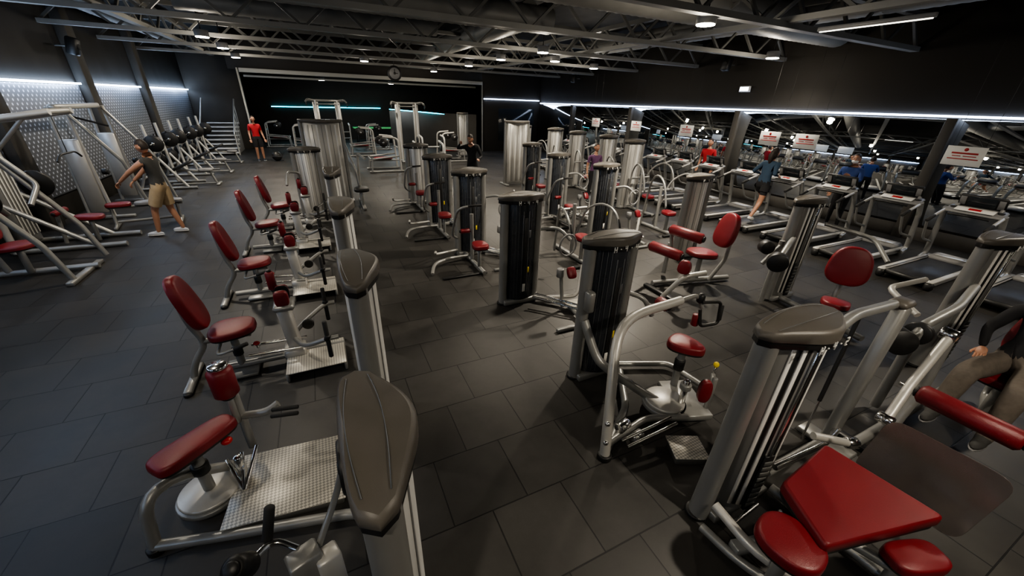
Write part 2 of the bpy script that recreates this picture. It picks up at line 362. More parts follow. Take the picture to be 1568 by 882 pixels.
def tower(b,x,y,rz=0,kind='dark',h=1.58,W=.62,front=.19,txt='H-4-4',splay=0.0):
    b.at(x,y,0,rz); a=W/2; cx=a-.065
    for sgn in(-1,1):
        b.tube([(sgn*(cx+splay),-.01,0.0),(sgn*(cx+splay*.3),-.01,.7),(sgn*cx,-.01,h-.06)],[.068,.066,.064],'silver',seg=18,up=(0,1,0),flat=.85)
        b.cyl((sgn*(cx+splay),0,0),(sgn*(cx+splay),0,.03),.078,'black',seg=18)
    n=14; xi=cx-.045
    def yf(u): return -(.05+(front-.09)*math.cos(u*math.pi/2))
    ol=[(xi*(-1+2*i/n),yf(-1+2*i/n)) for i in range(n+1)]+[(xi*(1-2*i/n),.04+.03*math.cos((1-2*i/n)*math.pi/2)) for i in range(n+1)]
    body={'dark':'shroud','fins':'silver','light':'silver_light','white':'panel_white'}[kind]
    b.prism(ol,.09,h-.07,body,bev=.006,smooth=True)
    b.box((0,-.02,.045),(W-.1,.2,.07),'silver')
    def strip(u,w,z0,z1,m,off=.003,th=.008):
        xx=u*xi; yy=yf(u); sl=(front-.09)*math.sin(u*math.pi/2)*math.pi/2/xi
        b.box((xx,yy-off,(z0+z1)/2),(w,th,z1-z0),m,rot=(0,0,math.degrees(math.atan(sl))),bev=.002)
    if kind=='dark':
        strip(0,.05,.25,h-.3,'black',.001); 
        for u in(-.2,.2): strip(u,.012,.2,h-.22,'shroud_line')
        for u in(-.45,-.62,-.8,.45,.62,.8): strip(u,.006,.12,h-.12,'shroud_line')
        strip(0,.04,.22,.34,'stripe',.004); strip(.32,.03,.5,.58,'yellow',.003); strip(.3,.05,1.0,1.1,'shroud_line',.003)
    elif kind=='fins':
        for u in(-.72,-.5,.15,.42,.68): strip(u,.022,.14,h-.12,'stripe')
        for u in(-.6,-.38,.02,.3,.55): strip(u,.02,.14,h-.12,'black',.001)
        strip(-.2,.07,.1,.62,'black',.006,.02)
        for i in range(9): strip(-.2,.066,.14+i*.05,.175+i*.05,'steel_dark',.012,.02)
        strip(-.2,.018,.6,h-.15,'chrome',.008,.016)
    elif kind=='white':
        for u in(-.6,.6): strip(u,.008,.12,h-.12,'grey_plastic')
    else:
        for u in(-.8,-.4,0,.4,.8): strip(u,.01,.12,h-.12,'grey_plastic')
        strip(0,.07,.14,h-.12,'stripe',.002)
    ol=cap_outline(a+.03,front=front)
    b.prism([(q[0]*.97,q[1]*.95) for q in ol],h-.13,h-.06,'black',bev=.01,smooth=True)
    b.prism(ol,h-.095,h,'cap_grey',bev=.022,ztop=lambda X,Y:-.035*(X/a)**2,smooth=True)
    if txt: glyphs(b,0,-front+.0,h-.1,.052,txt)
    for sgn in(-1,1):
        pts=[(xx,-.005+sgn*(.035+.03*math.cos(xx/a*math.pi/2)),h+.0005-.035*(xx/a)**2) for xx in [(-.85+.17*i)*a for i in range(11)]]
        b.tube(pts,.002,'shroud_line',bend=0,seg=5)
    b.M=Matrix.Identity(4)
def pulley(b,a,c,r=.09): b.cyl(a,c,r,'black',seg=20)
def backrest(b,x,y,z,rz,tilt=15,w=.32,l=.56,t=.08,back='black'):
    L=TR(x,y,z,rz)@Matrix.Rotation(math.radians(90-tilt),4,'Y')@Matrix.Rotation(math.radians(90),4,'Z')
    b.cushion(w,l,t,'red',L,taper=-.12,e=2.6,back=back)
def seatpad(b,x,y,z,rz=0,w=.36,l=.4,t=.075,taper=-.1,tilt=3,m='red'):
    b.cushion(w,l,t,m,TR(x,y,z,rz-90,0,tilt),taper=taper,e=2.8)
def grip(b,a,c,r=.02): b.cyl(a,c,r,'rubber',seg=12)
def seat_machine(b,x,y,rz=0,plat=True,pads=True,reach=.98):
    b.at(x,y,0,rz)
    seatpad(b,.02,0,.47); backrest(b,-.28,0,.84,0,14,back='red')
    b.tube([(-.33,0,.98),(-.30,0,.62),(-.22,0,.40),(-.36,.0,.22),(-.42,0,.03)],.03,'silver',bend=.12)
    b.box((-.42,0,.03),(.07,.5,.04),'silver'); 
    for s_ in(-.25,.25): b.cyl((-.42,s_,0),(-.42,s_,.035),.035,'black')
    b.tube([(-.25,0,.42),(.15,0,.42)],.028,'silver'); b.cyl((0,0,.08),(0,0,.46),.035,'silver'); b.cyl((.0,0,.2),(0,0,.3),.045,'black')
    b.tube([(-.3,0,.08),(reach,0,.08)],.035,'silver'); b.box((.0,0,.03),(.3,.34,.035),'silver')
    b.ell((.2,-.12,.36),(.03,.03,.02),'red_knob'); b.cyl((.2,-.12,.3),(.2,-.12,.35),.01,'chrome')
    for s_ in(-.1,.1): b.tube([(.1,s_,.22),(.62,s_,.2)],.014,'chrome')
    for s_ in(-1,1): b.tube([(-.1,0,.40),(-.1,s_*.25,.38),(.08,s_*.25,.42)],.014,'silver',bend=.05); grip(b,(.04,s_*.25,.41),(.16,s_*.25,.45))
    if pads:
        b.box((.5,0,.36),(.12,.16,.62),'silver_light',rot=(0,-4,0),bev=.02); b.box((.5,0,.68),(.19,.25,.06),'silver',bev=.02)
        b.box((.5,0,.12),(.2,.22,.12),'silver_light',bev=.02)
        for s_ in(-1,1): b.cushion(.13,.17,.05,'red',TR(.50,s_*.05,.78,0,0,s_*-90))
        b.roller((.42,.14,.80),(.42,.14,1.0),.04)
        b.cyl((.42,.14,.66),(.42,.14,.82),.015,'chrome')
        for s_ in(-1,1):
            b.tube([(.52,s_*.05,.3),(.62,s_*.28,.3),(.85,s_*.4,.42),(.95,s_*.4,.42)],.024,'silver',bend=.12)
            grip(b,(.85,s_*.4,.2),(.85,s_*.4,.62),.022); b.cyl((.84,s_*.4,.40),(.86,s_*.4,.46),.03,'black')
        pulley(b,(.66,.09,.35),(.66,.12,.35),.06)
    if plat:
        b.box((.70,-.16,.10),(.56,.5,.014),'checker_plate',bev=.003)
        for s_ in(-.27,.27): b.box((.70+s_,-.16,.05),(.03,.5,.09),'silver')
    b.M=Matrix.Identity(4)
# --- Row A
b=MB('rotary_torso_machine',(-.4,1.9,0))
tower(b,-.02,1.11,90,'white',txt=None,W=.68,front=.185)
b.at(0,0,0)
b.box((-.57,2.36,.10),(.74,.6,.015),'checker_plate',rot=(0,0,-6),bev=.003)
b.box((-.57,2.36,.05),(.7,.56,.06),'steel_dark',rot=(0,0,-6))
b.cyl((-1.08,2.47,.05),(-1.08,2.47,.09),.2,'silver',seg=32); b.cyl((-1.08,2.47,.09),(-1.08,2.47,.12),.185,'silver_light',seg=32,bev=.01)
b.cyl((-1.08,2.47,.12),(-1.08,2.47,.44),.035,'silver'); b.cyl((-1.08,2.47,.28),(-1.08,2.47,.36),.05,'black')
b.cushion(.2,.50,.075,'red',TR(-1.07,2.52,.46,-48,0,0),taper=-.12,e=4.2)
b.cyl((-.86,2.78,.1),(-.86,2.78,.72),.03,'silver'); b.roller((-.88,2.74,.66),(-.88,2.74,.9),.078); b.cyl((-.88,2.74,.9),(-.88,2.74,.93),.06,'chrome',seg=20)
b.cyl((-.88,2.74,.4),(-.88,2.74,.68),.022,'silver')
b.tube([(-.86,2.78,.42),(-.68,2.7,.46),(-.6,2.72,.5)],.028,'silver'); 
for dz in(0,.07): grip(b,(-.64,2.66-dz,.5),(-.46,2.62-dz,.5),.016)
b.ell((-.92,2.55,.42),(.035,.035,.025),'red_knob')
b.tube([(-.95,2.62,.12),(-1.2,2.42,.36),(-1.32,2.28,.36),(-1.33,2.2,.05)],.035,'silver',bend=.14)
b.tube([(-1.33,2.2,.05),(-.95,2.1,.05),(-.1,1.9,.05),(.02,1.3,.05)],.035,'silver',bend=.15); b.cyl((-1.33,2.2,0),(-1.33,2.2,.05),.05,'black')
for dx in(0,.1,.2): b.tube([(-.98+dx,2.6,.2+dx*.3),(-.86,2.35,.12)],.014,'chrome')
b.cyl((-.88,2.5,.12),(-.88,2.5,.3),.03,'chrome')
b.box((-.36,1.26,.66),(.13,.10,.26),'silver',rot=(0,0,20),bev=.01); b.box((-.27,1.25,.60),(.10,.09,.3),'silver_light',rot=(0,0,20),bev=.01); b.tube([(-.1,1.1,.5),(-.36,1.15,.5),(-.36,1.26,.55)],.03,'silver',bend=.08)
b.cyl((-.15,1.36,1.12),(-.11,1.36,1.12),.12,'black',seg=28); b.cyl((-.16,1.36,1.12),(-.10,1.36,1.12),.035,'chrome')
b.tube([(-.14,1.36,1.12),(-.2,1.4,.9),(-.3,1.3,.75)],.016,'silver')
b.roller((-.58,1.22,.92),(-.56,1.30,.80),.05,'black'); grip(b,(-.50,1.38,.80),(-.46,1.42,.96),.022); b.tube([(-.56,1.28,.82),(-.48,1.38,.8),(-.38,1.3,.78)],.016,'chrome')
b.tube([(-.33,1.2,.6),(-.33,1.2,.05)],.04,'silver'); b.box((-.2,1.15,.04),(.5,.1,.06),'silver')
b.done()
ycfg=[('hip_abduction_machine',2.69,4.05),('hip_adduction_machine',4.6,5.9),('leg_extension_machine',6.95,7.9)]
for nm,ty,sy in ycfg:
    b=MB('weight_stack_tower',(.06,ty,0)); tower(b,.06,ty,90,'white',txt=None,W=.7,front=.19); b.done()
    b=MB(nm,(-.5,sy,0)); seat_machine(b,-1.09,sy,0); b.done()
b=MB('weight_stack_tower',(-.33,10.3,0)); tower(b,-.33,10.2,0,'light',txt='H-4-2',W=.62); b.done()
b=MB('chest_press_machine',(-.9,9.3,0)); seat_machine(b,-.95,9.3,0,plat=False)
b.at(0,0,0); b.tube([(-.4,9.7,.05),(-.5,9.65,1.1),(-.7,9.5,1.15),(-.75,9.3,.9)],.025,'silver'); b.done()
def cable_tower(b,x,y,w,h,rz=0):
    b.at(x,y,0,rz)
    b.box((0,0,h/2),(w-.1,.16,h-.1),'silver_light',bev=.03)
    for i in range(7): b.box(((i-3)*(w-.2)/7,-.085,h/2),(.012 if i%2 else .045,.012,h-.25),'grey_plastic' if i%2 else 'stripe')
    for s_ in(-1,1): b.tube([(s_*w/2,0,0),(s_*w/2,0,h-.05)],.045,'silver'); b.box((s_*w/2,0,.03),(.1,.6,.05),'silver')
    b.prism(cap_outline(w/2+.05,front=.2),h-.08,h,'cap_grey',bev=.02,smooth=True); b.M=Matrix.Identity(4)
b=MB('cable_station',(.1,11.5,0)); cable_tower(b,.12,11.6,.95,2.08)
b.tube([(.6,11.4,1.5),(.75,11,.9),(.8,10.9,.3)],.03,'silver'); seatpad(b,.8,10.6,.45,90,m='black'); b.cyl((.8,10.6,.02),(.8,10.6,.45),.03,'silver'); b.box((.8,10.9,.04),(.08,1.2,.06),'silver'); b.tube([(.8,11.2,.05),(.85,11.1,1.3),(1.0,10.8,1.2)],.03,'silver_light'); b.done()
b=MB('cable_station',(6.1,12.4,0)); cable_tower(b,6.1,12.4,.85,2.08); b.done()
b=MB('cable_station',(6.7,20,0)); cable_tower(b,6.75,20,.5,2.1); b.done()
# --- Row B
def rowB(nm,x,y,kind='dark',txt='H-4-4',front=True,right=True):
    b=MB(nm,(x,y,0)); tower(b,x,y,0,kind,txt=txt,front=.2); b.at(x,y,0)
    if front:
        b.tube([(-.15,-.1,.06),(-.15,-1.1,.06)],.035,'silver'); b.box((-.45,-1.0,.02),(.75,.06,.035),'black')
        b.cyl((-.15,-.85,.06),(-.15,-.85,.43),.03,'silver'); seatpad(b,-.15,-.88,.43,90,w=.26,l=.3)
        b.tube([(-.15,-.5,.06),(-.15,-.5,.9)],.035,'silver'); b.roller((-.36,-.52,.62),(-.20,-.52,.62),.04)
        b.tube([(-.28,-.05,.35),(-.45,-.3,.5),(-.42,-.6,1.05),(-.15,-.75,1.1)],.022,'silver',bend=.15); grip(b,(-.28,-.7,1.09),(-.08,-.78,1.11))
        b.tube([(-.15,-.3,.08),(-.5,-.35,.1),(-.85,-.55,.12),(-.95,-.8,.04)],.028,'silver',bend=.15)
        b.tube([(-.28,-.05,.12),(-.75,-.2,.14),(-.8,-.5,.3)],.022,'silver_light',bend=.15)
    if right:
        b.tube([(.2,-.1,.06),(.55,-.45,.07),(.5,-.95,.06)],.032,'silver',bend=.1); b.box((.35,-.98,.03),(.55,.06,.045),'silver')
        for z_ in(.14,.2): b.tube([(.15,-.25,z_),(.6,-.75,z_-.04)],.015,'chrome')
        b.tube([(.3,-.15,.06),(.8,-.35,.08),(.95,-.2,.5)],.028,'silver_light',bend=.1)
        b.tube([(.28,0,1.05),(.5,-.15,1.1),(.62,-.3,.95)],.024,'silver',bend=.1)
        pts=[(.55+.13*math.cos(a_*math.pi/8),-.35,.9+.15*math.sin(a_*math.pi/8)) for a_ in range(17)]; b.tube(pts,.013,'grey_plastic',bend=0,seg=8)
        b.cyl((.4,-.45,.5),(.4,-.45,.62),.05,'grey_plastic'); b.tube([(.45,-.5,.06),(.42,-.45,.5)],.025,'silver')
        b.cushion(.12,.16,.05,'red',TR(.45,-.62,.62,0,0,60))
        b.box((.62,-.55,.1),(.26,.2,.015),'checker_plate')
    b.at(0,0,0); b.done()
b=MB('standing_glute_machine',(2.4,2.2,0)); tower(b,2.3,2.6,0,'dark',front=.2)
b.at(0,0,0)
b.tube([(1.70,1.62,.03),(1.74,1.70,.45),(1.92,1.95,.93),(2.18,2.08,1.0),(2.80,2.12,1.0)],.042,'silver_light',bend=.22,seg=14)
b.cyl((1.70,1.62,0),(1.70,1.62,.05),.06,'black',seg=20)
for q in (0.35,.75): b.ell(V((1.70,1.62,.03)).lerp(V((1.74,1.70,.45)),q)+V((-.03,-.03,0)),(.022,.022,.022),'chrome')
b.tube([(2.02,2.5,.75),(2.05,2.3,.45),(2.1,2.2,.38),(2.45,1.95,.12),(2.56,1.8,.08)],.042,'silver',bend=.15,seg=14)
b.box((2.05,2.5,.95),(.08,.10,.22),'silver',bev=.02)
b.tube([(1.70,1.62,.06),(2.2,1.95,.07),(2.5,2.4,.07)],.035,'silver',bend=.1)
b.tube([(1.72,1.64,.12),(2.25,1.75,.1),(2.6,1.6,.1)],.03,'silver',bend=.1)
b.cyl((2.56,1.84,.06),(2.56,1.84,.11),.2,'silver',seg=36); b.cyl((2.56,1.84,.11),(2.56,1.84,.14),.18,'silver_light',seg=36,bev=.012)
b.box((2.33,1.36,.1),(.28,.24,.015),'checker_plate',rot=(0,0,-25)); b.box((2.33,1.36,.05),(.24,.2,.08),'steel_dark',rot=(0,0,-25))
for (cx_,cy_,cz_) in((1.92,1.72,.1),(1.84,1.66,.22),(1.98,1.62,.08)): b.cyl((cx_,cy_,cz_),(cx_+.12,cy_+.03,cz_),.045,'chrome',seg=20); 
for dx in(0,.07): b.tube([(1.86,1.62-dx,.12),(2.4,1.62-dx,.16)],.014,'chrome')
b.cyl((2.83,1.98,.1),(2.83,1.98,.53),.035,'silver'); b.cyl((2.83,1.98,.3),(2.83,1.98,.42),.05,'black'); b.cushion(.25,.34,.08,'red',TR(2.86,1.98,.53,20),taper=.35,e=2.4)
b.box((2.78,1.8,.08),(.3,.5,.06),'silver',rot=(0,0,-20)); b.cyl((2.66,1.74,.14),(2.66,1.74,.4),.03,'chrome'); b.cyl((2.66,1.74,.3),(2.66,1.74,.36),.05,'silver')
b.cushion(.11,.24,.05,'red',TR(2.74,1.62,.36,-30,0,90),e=2.6); b.cyl((2.86,1.62,.1),(2.86,1.62,.45),.024,'silver'); b.cyl((2.72,1.64,.3),(2.86,1.62,.3),.02,'silver')
b.cyl((2.98,1.72,.36),(2.98,1.72,.46),.014,'chrome'); b.ell((2.98,1.72,.49),(.025,.025,.03),'yellow'); b.tube([(2.86,1.62,.36),(2.98,1.72,.38)],.02,'silver')
b.tube([(2.8,2.12,1.0),(3.0,2.1,1.03),(3.05,2.06,.9)],.022,'silver',bend=.06)
b.box((3.02,2.08,1.0),(.07,.07,.1),'black',bev=.02); b.tube([(3.0,2.04,.98),(3.18,1.98,.98),(3.18,1.95,.76),(3.0,2.0,.74),(3.0,2.04,.9)],.016,'black',bend=.04); grip(b,(3.19,1.965,.95),(3.19,1.955,.79),.02)
b.cyl((3.0,2.06,.72),(3.0,2.06,.84),.035,'red',seg=16)
b.tube([(2.55,2.7,.9),(2.75,2.5,.85),(2.85,2.45,.65)],.025,'silver'); b.roller((2.95,2.35,.78),(2.95,2.5,.78),.06)
b.tube([(2.5,2.55,.06),(3.1,2.3,.06),(3.15,1.8,.06)],.03,'silver'); b.done()
rowB('abdominal_crunch_machine',2.26,4.38,front=False); rowB('seated_row_machine',2.28,6.45,txt='H-4-4'); rowB('shoulder_press_machine',2.26,8.45,txt='H-4-1'); rowB('lat_pulldown_machine',2.3,10.7,'light',txt='H-4-2')
# --- Row C
rowB('leg_press_machine',5.25,6.45,front=False); rowB('calf_raise_machine',5.2,8.2,txt='H-4-1'); rowB('triceps_machine',5.75,10.6,txt='H-4-2')
# --- row D, right
b=MB('preacher_bench_machine',(2.4,.7,0)); tower(b,2.33,.97,0,'fins',txt='H-4-2',W=.66,front=.2,splay=.05)
b.at(0,0,0)
b.tube([(1.98,.86,.25),(1.98,.55,.2),(2.3,.1,.12),(2.5,-.15,.1)],.032,'silver_light',bend=.12)
b.tube([(1.92,.86,.06),(1.95,.6,.06),(2.15,.2,.06),(2.4,-.2,.06)],.03,'silver',bend=.12); b.tube([(2.65,.85,.06),(2.7,.3,.06),(2.7,-.2,.06)],.035,'silver')
for i in range(3): b.tube([(2.02+i*.1,.74-i*.14,.2),(2.35+i*.1,.78-i*.1,.14)],.014,'chrome')
b.box((2.2,.6,.1),(.5,.08,.06),'silver',rot=(0,0,-15))
P4=[(2.74,.72),(2.17,.66),(2.0,.33),(2.80,.14)]
def roundpoly(P,rd=.05,n=5):
    out=[]; N=len(P)
    for i in range(N):
        a=V(P[i-1]);q=V(P[i]);c=V(P[(i+1)%N]); A=q+(a-q).normalized()*rd; C=q+(c-q).normalized()*rd
        for k in range(n+1): t=k/n; w_=A*(1-t)**2+q*2*t*(1-t)+C*t*t; out.append((w_.x,w_.y))
    return out
b.prism(roundpoly(P4,.035),.54,.62,'red',bev=.02,smooth=True,dome=.008)
b.prism(roundpoly([(p_[0]*.98+.045,p_[1]*.98+.01) for p_ in P4]),.52,.55,'black',bev=.005)
b.cushion(.30,.32,.08,'red',TR(1.93,.44,.49,10),e=2.3); b.cushion(.17,.32,.07,'red',TR(2.55,.12,.42,70),e=3.4)
b.cyl((1.93,.43,.1),(1.93,.43,.49),.035,'silver'); b.cyl((2.45,.45,.06),(2.45,.45,.52),.045,'silver'); b.tube([(1.93,.43,.3),(2.45,.45,.3),(2.55,.15,.3)],.03,'silver'); b.cyl((2.55,.15,.05),(2.55,.15,.42),.03,'silver')
b.tube([(2.66,.92,1.40),(3.0,.97,1.42),(3.66,.99,1.36)],.035,'silver',bend=.1); b.box((3.62,.95,.68),(.11,.09,1.36),'silver',rot=(0,4,0),bev=.02); b.box((3.68,.97,1.37),(.16,.12,.06),'cap_grey',bev=.02)
b.box((3.58,.95,.03),(.16,.4,.05),'silver')
b.tube([(3.18,1.0,1.36),(3.02,.94,.7)],.014,'black'); b.tube([(3.02,.94,.7),(2.98,.92,.35)],.008,'chrome')
b.tube([(2.7,.9,.2),(3.2,.85,.25),(3.58,.92,.2)],.026,'chrome'); b.tube([(3.1,.9,.35),(3.4,.75,.28)],.03,'silver_light'); b.cyl((3.36,.78,.28),(3.44,.74,.28),.045,'chrome')
b.tube([(2.75,.95,.06),(3.58,.95,.06)],.035,'silver')
ol=roundpoly([(-.30,-.26),(.27,-.24),(.30,.24),(-.26,.27)],.1)
b.prism(ol,0,.006,'smoke_plastic',bev=.002,L=TR(3.12,.33,.56,0,-82,0)@Matrix.Rotation(math.radians(90),4,'Z'))
b.tube([(3.13,.33,.35),(2.95,.4,.2),(2.75,.45,.05)],.018,'silver'); b.box((2.75,.45,.015),(.12,.12,.03),'black'); b.done()
b=MB('leg_curl_machine',(4.5,.8,0)); tower(b,6.1,1.2,0,'fins',txt='H-4-1')
b.at(0,0,0)
b.roller((3.86,.68,.70),(3.86,.14,.70),.075); b.cyl((3.86,.8,.7),(3.86,.1,.7),.018,'chrome')
b.tube([(4.32,.78,1.06),(3.86,.74,.72),(3.6,.70,.50)],.032,'silver_light',bend=.02); b.cyl((3.6,.66,.5),(3.6,.76,.5),.045,'chrome'); b.cyl((4.3,.74,1.05),(4.3,.84,1.05),.05,'chrome')
b.cyl((4.08,.95,.92),(4.18,1.05,.9),.11,'black',seg=28); b.cyl((4.2,.98,.9),(4.5,1.0,.88),.03,'chrome'); b.cyl((4.5,1.0,.88),(4.56,1.0,.88),.1,'black',seg=28)
b.tube([(4.5,1.0,.05),(4.5,1.0,.95),(5.2,1.0,1.0),(5.85,1.1,1.05)],.04,'silver',bend=.12); b.tube([(4.1,.75,.05),(4.3,.75,.5),(4.32,.78,1.05)],.035,'silver',bend=.05)
b.tube([(3.7,.82,.06),(5.9,.82,.06)],.04,'silver'); b.box((3.8,.6,.03),(.08,.7,.05),'black')
b.cushion(.40,.46,.08,'red',TR(5.28,.5,.46,90)); b.cyl((5.28,.5,.05),(5.28,.5,.46),.04,'silver'); backrest(b,5.62,.5,.85,180,10,w=.4,l=.6)
b.tube([(5.68,.75,.4),(5.7,.2,.4),(5.68,.5,.9)],.03,'silver'); b.tube([(5.28,.5,.1),(5.68,.6,.1),(5.68,.6,.4)],.03,'silver')
b.tube([(4.9,1.15,.9),(5.1,1.5,1.0),(5.6,1.4,1.05)],.028,'silver_light',bend=.1); b.done()
b=MB('pectoral_fly_machine',(6,2.9,0)); tower(b,6.08,2.98,0,'fins',txt='H-4-1'); b.at(0,0,0)
backrest(b,5.82,2.15,.88,205,10,w=.44,l=.5,t=.09); seatpad(b,5.55,2.02,.42,205,w=.30,l=.30); b.cyl((5.6,2.05,.05),(5.6,2.05,.42),.04,'silver'); b.tube([(5.90,2.2,1.0),(5.92,2.2,.6),(5.8,2.15,.05)],.032,'silver')
b.tube([(6,2.9,.06),(5.8,1.7,.06)],.04,'silver'); b.tube([(5.85,2.9,1.0),(5.4,2.7,1.05),(5.1,2.6,.9)],.035,'silver',bend=.1); b.cyl((5.0,2.55,.88),(5.1,2.62,.88),.12,'black',seg=28); b.tube([(5.5,2.85,.95),(5.3,2.9,.7)],.03,'silver'); b.cyl((5.24,2.85,.95),(5.3,2.95,.95),.09,'black',seg=24)
b.tube([(5.6,2.9,.05),(5.6,2.9,1.0)],.035,'silver'); b.tube([(6.3,2.8,1.2),(6.6,2.3,1.1),(6.4,2.0,.9)],.028,'silver',bend=.12); b.done()
b=MB('seated_leg_curl_machine',(5.5,4.2,0)); tower(b,6.1,4.85,0,'light',txt='H-4-1'); b.at(0,0,0)
backrest(b,5.62,3.72,.9,165,12,w=.4,l=.55,t=.09,back='red'); seatpad(b,5.25,3.82,.5,165,w=.4,l=.45)
b.roller((4.84,4.17,.88),(4.98,3.65,.85),.08); b.roller((4.4,4.1,.68),(4.54,3.6,.65),.08)
b.tube([(5.0,4.2,.5),(4.9,4.2,.85),(4.84,4.17,.88)],.028,'silver'); b.tube([(5.0,4.25,.5),(4.6,4.2,.55),(4.4,4.15,.68)],.03,'silver')
b.tube([(5.3,3.85,.08),(5.3,3.85,.5)],.04,'silver'); b.tube([(5.72,3.7,1.0),(5.7,3.7,.4),(5.5,3.75,.05)],.032,'silver'); b.tube([(4.5,4.0,.06),(5.9,3.7,.06)],.04,'silver')
b.tube([(5.0,4.25,.06),(5.0,4.25,.6)],.035,'silver'); b.tube([(5.9,4.7,.06),(5.3,3.9,.06)],.035,'silver')
b.tube([(4.2,3.5,.1),(4.3,3.3,.5),(4.6,3.2,.55)],.035,'silver_light',bend=.12); backrest(b,4.35,3.35,.62,200,5,w=.17,l=.2); b.box((4.4,3.7,.03),(.08,.7,.05),'black')
b.done()
for (x,y,k) in [(6.9,6.9,None),(7.7,8.4,'light'),(8.0,9.9,'light'),(7.9,11.4,'light'),(8.0,13.0,'light'),(7.6,14.8,'light'),(4.0,6.1,None)]:
    b=MB('selectorized_weight_machine',(x,y,0)); 
    if y>7: tower(b,x,y,0,k,h=1.85,W=.66,txt=None)
    b.at(x,y,0)
    for s_ in(-1,1): b.tube([(s_*.2,-.2,.05),(s_*.3,-.4,1.1 if y>6.5 else .9),(s_*.45,-.7,1.35 if y>6.5 else 1.05),(s_*.5,-1.0,1.2 if y>6.5 else .95),(s_*.5,-1.15,.7)],.021,'silver',bend=.2); grip(b,(s_*.5,-1.1,.85),(s_*.5,-1.16,.68))
    b.box((0,-.5,.04),(.08,1.2,.06),'silver'); seatpad(b,0,-.8,.44,90,w=.28,l=.3); b.cyl((0,-.8,.05),(0,-.8,.44),.035,'silver'); b.tube([(0,-.5,.05),(0,-.45,1.0)],.035,'silver')
    b.tube([(-.3,-.4,.9),(.3,-.4,.9)],.03,'silver'); b.box((0,-1.05,.03),(.6,.07,.05),'black'); b.at(0,0,0); b.done()
# ---------------------------------------------------------------- treadmills
def treadmill(b):
    b.box((0,0,.13),(1.9,.54,.03),'belt',bev=.01); b.box((-.05,0,.1),(1.8,.5,.02),'black')
    for s_ in(-1,1):
        b.box((-.05,s_*.33,.15),(1.95,.10,.04),'silver_light',bev=.012); b.box((-.05,s_*.34,.09),(1.9,.04,.07),'grey_plastic'); b.box((-.05,s_*.30,.172),(1.8,.02,.005),'black')
        b.box((-.98,s_*.33,.07),(.1,.12,.14),'black',bev=.03); b.cyl((.85,s_*.28,.0),(.85,s_*.28,.1),.035,'black')
        b.tube([(.66,s_*.40,.1),(.84,s_*.40,.16),(.66,s_*.39,.9),(.56,s_*.37,1.12)],.045,'silver',bend=.1,up=(0,1,0))
        b.tube([(.60,s_*.37,1.10),(.3,s_*.37,1.02),(.02,s_*.37,.93)],.026,'silver_light',bend=.08); grip(b,(.22,s_*.37,.995),(.0,s_*.37,.925),.03)
        b.tube([(.02,s_*.37,.93),(.25,s_*.38,.55),(.78,s_*.39,.42)],.02,'silver',bend=.12)
    b.cyl((-.95,-.28,.12),(-.95,.28,.12),.045,'black'); b.box((.80,0,.16),(.34,.60,.13),'grey_plastic',bev=.04); b.box((.78,0,.228),(.24,.44,.012),'silver_light',bev=.005)
    b.box((.60,0,1.12),(.26,.74,.05),'grey_plastic',rot=(0,-20,0),bev=.02); b.box((.54,0,1.15),(.14,.5,.012),'stripe',rot=(0,-20,0)); b.box((.535,0,1.156),(.06,.16,.012),'red_knob',rot=(0,-20,0),bev=.002)
    b.box((.70,0,1.27),(.05,.60,.26),'black',rot=(0,-20,0),bev=.02); b.box((.668,0,1.275),(.010,.36,.18),'screen',rot=(0,-20,0)); 
    for s_ in(-1,1): b.box((.668,s_*.24,1.275),(.012,.08,.16),'grey_plastic',rot=(0,-20,0)); b.tube([(.64,s_*.28,1.12),(.69,s_*.28,1.2)],.03,'grey_plastic'); b.cyl((.62,s_*.30,1.13),(.62,s_*.30,1.17),.045,'black')
    b.tube([(.38,-.26,1.05),(.32,0,1.07),(.38,.26,1.05)],.02,'black',bend=.1)
b=MB('treadmill'); treadmill(b); t0=b.done(); t0.location=(9.75,1.35,0)
for i in range(1,15):
    o=bpy.data.objects.new('treadmill',t0.data); SC.objects.link(o); o.location=(9.75,1.35+i*1.1,0)
for y,x in [(3.11,10.9),(5.93,10.9),(6.85,10.9),(9.63,10.9),(14.5,10.9),(12.0,10.9)]:
    b=MB('hanging_notice_sign',(x,y,1.97)); b.box((x,y,1.97),(.012,.54,.34),'white',bev=.003)
    b.box((x-.008,y,2.02),(.004,.36,.03),'red_knob',bev=.001); b.box((x-.008,y+.1,1.97),(.004,.12,.015),'red_knob',bev=.001); b.box((x-.008,y-.08,1.97),(.004,.18,.015),'red_knob',bev=.001)
    b.box((x-.008,y,1.92),(.004,.42,.018),'red_knob',bev=.001); b.cyl((x-.01,y,2.085),(x-.006,y,2.085),.03,'red_knob')
    for s_ in(-.22,.22): b.cyl((x,y+s_,2.14),(x,y+s_,3.95),.003,'black',seg=4)
    b.done()
# ---------------------------------------------------------------- left side equipment
def plates(b,c,ax,r=.22,n=2,t=.04):
    c=V(c); ax=V(ax)
    for i in range(n): b.cyl(c+ax*(i*(t+.006)),c+ax*(i*(t+.006)+t),r*(1-.1*i),'black',seg=28,bev=.012); b.cyl(c+ax*(i*(t+.006)-.003),c+ax*(i*(t+.006)+t+.003),.04,'chrome')
b=MB('plate_loaded_chest_press',(-4.2,8,0)); b.at(0,0,0)
seatpad(b,-4.25,7.85,.45,0,w=.42,l=.42); backrest(b,-4.58,7.9,.92,0,18,w=.34,l=.75,t=.09,back='red')
b.tube([(-4.68,7.9,1.3),(-4.6,7.9,.6),(-4.5,7.9,.06)],.04,'silver'); b.tube([(-4.9,7.9,.06),(-3.5,7.9,.06)],.045,'silver'); b.box((-3.6,7.7,.03),(.09,1.0,.06),'silver'); b.box((-4.9,7.9,.03),(.09,1.2,.06),'silver')
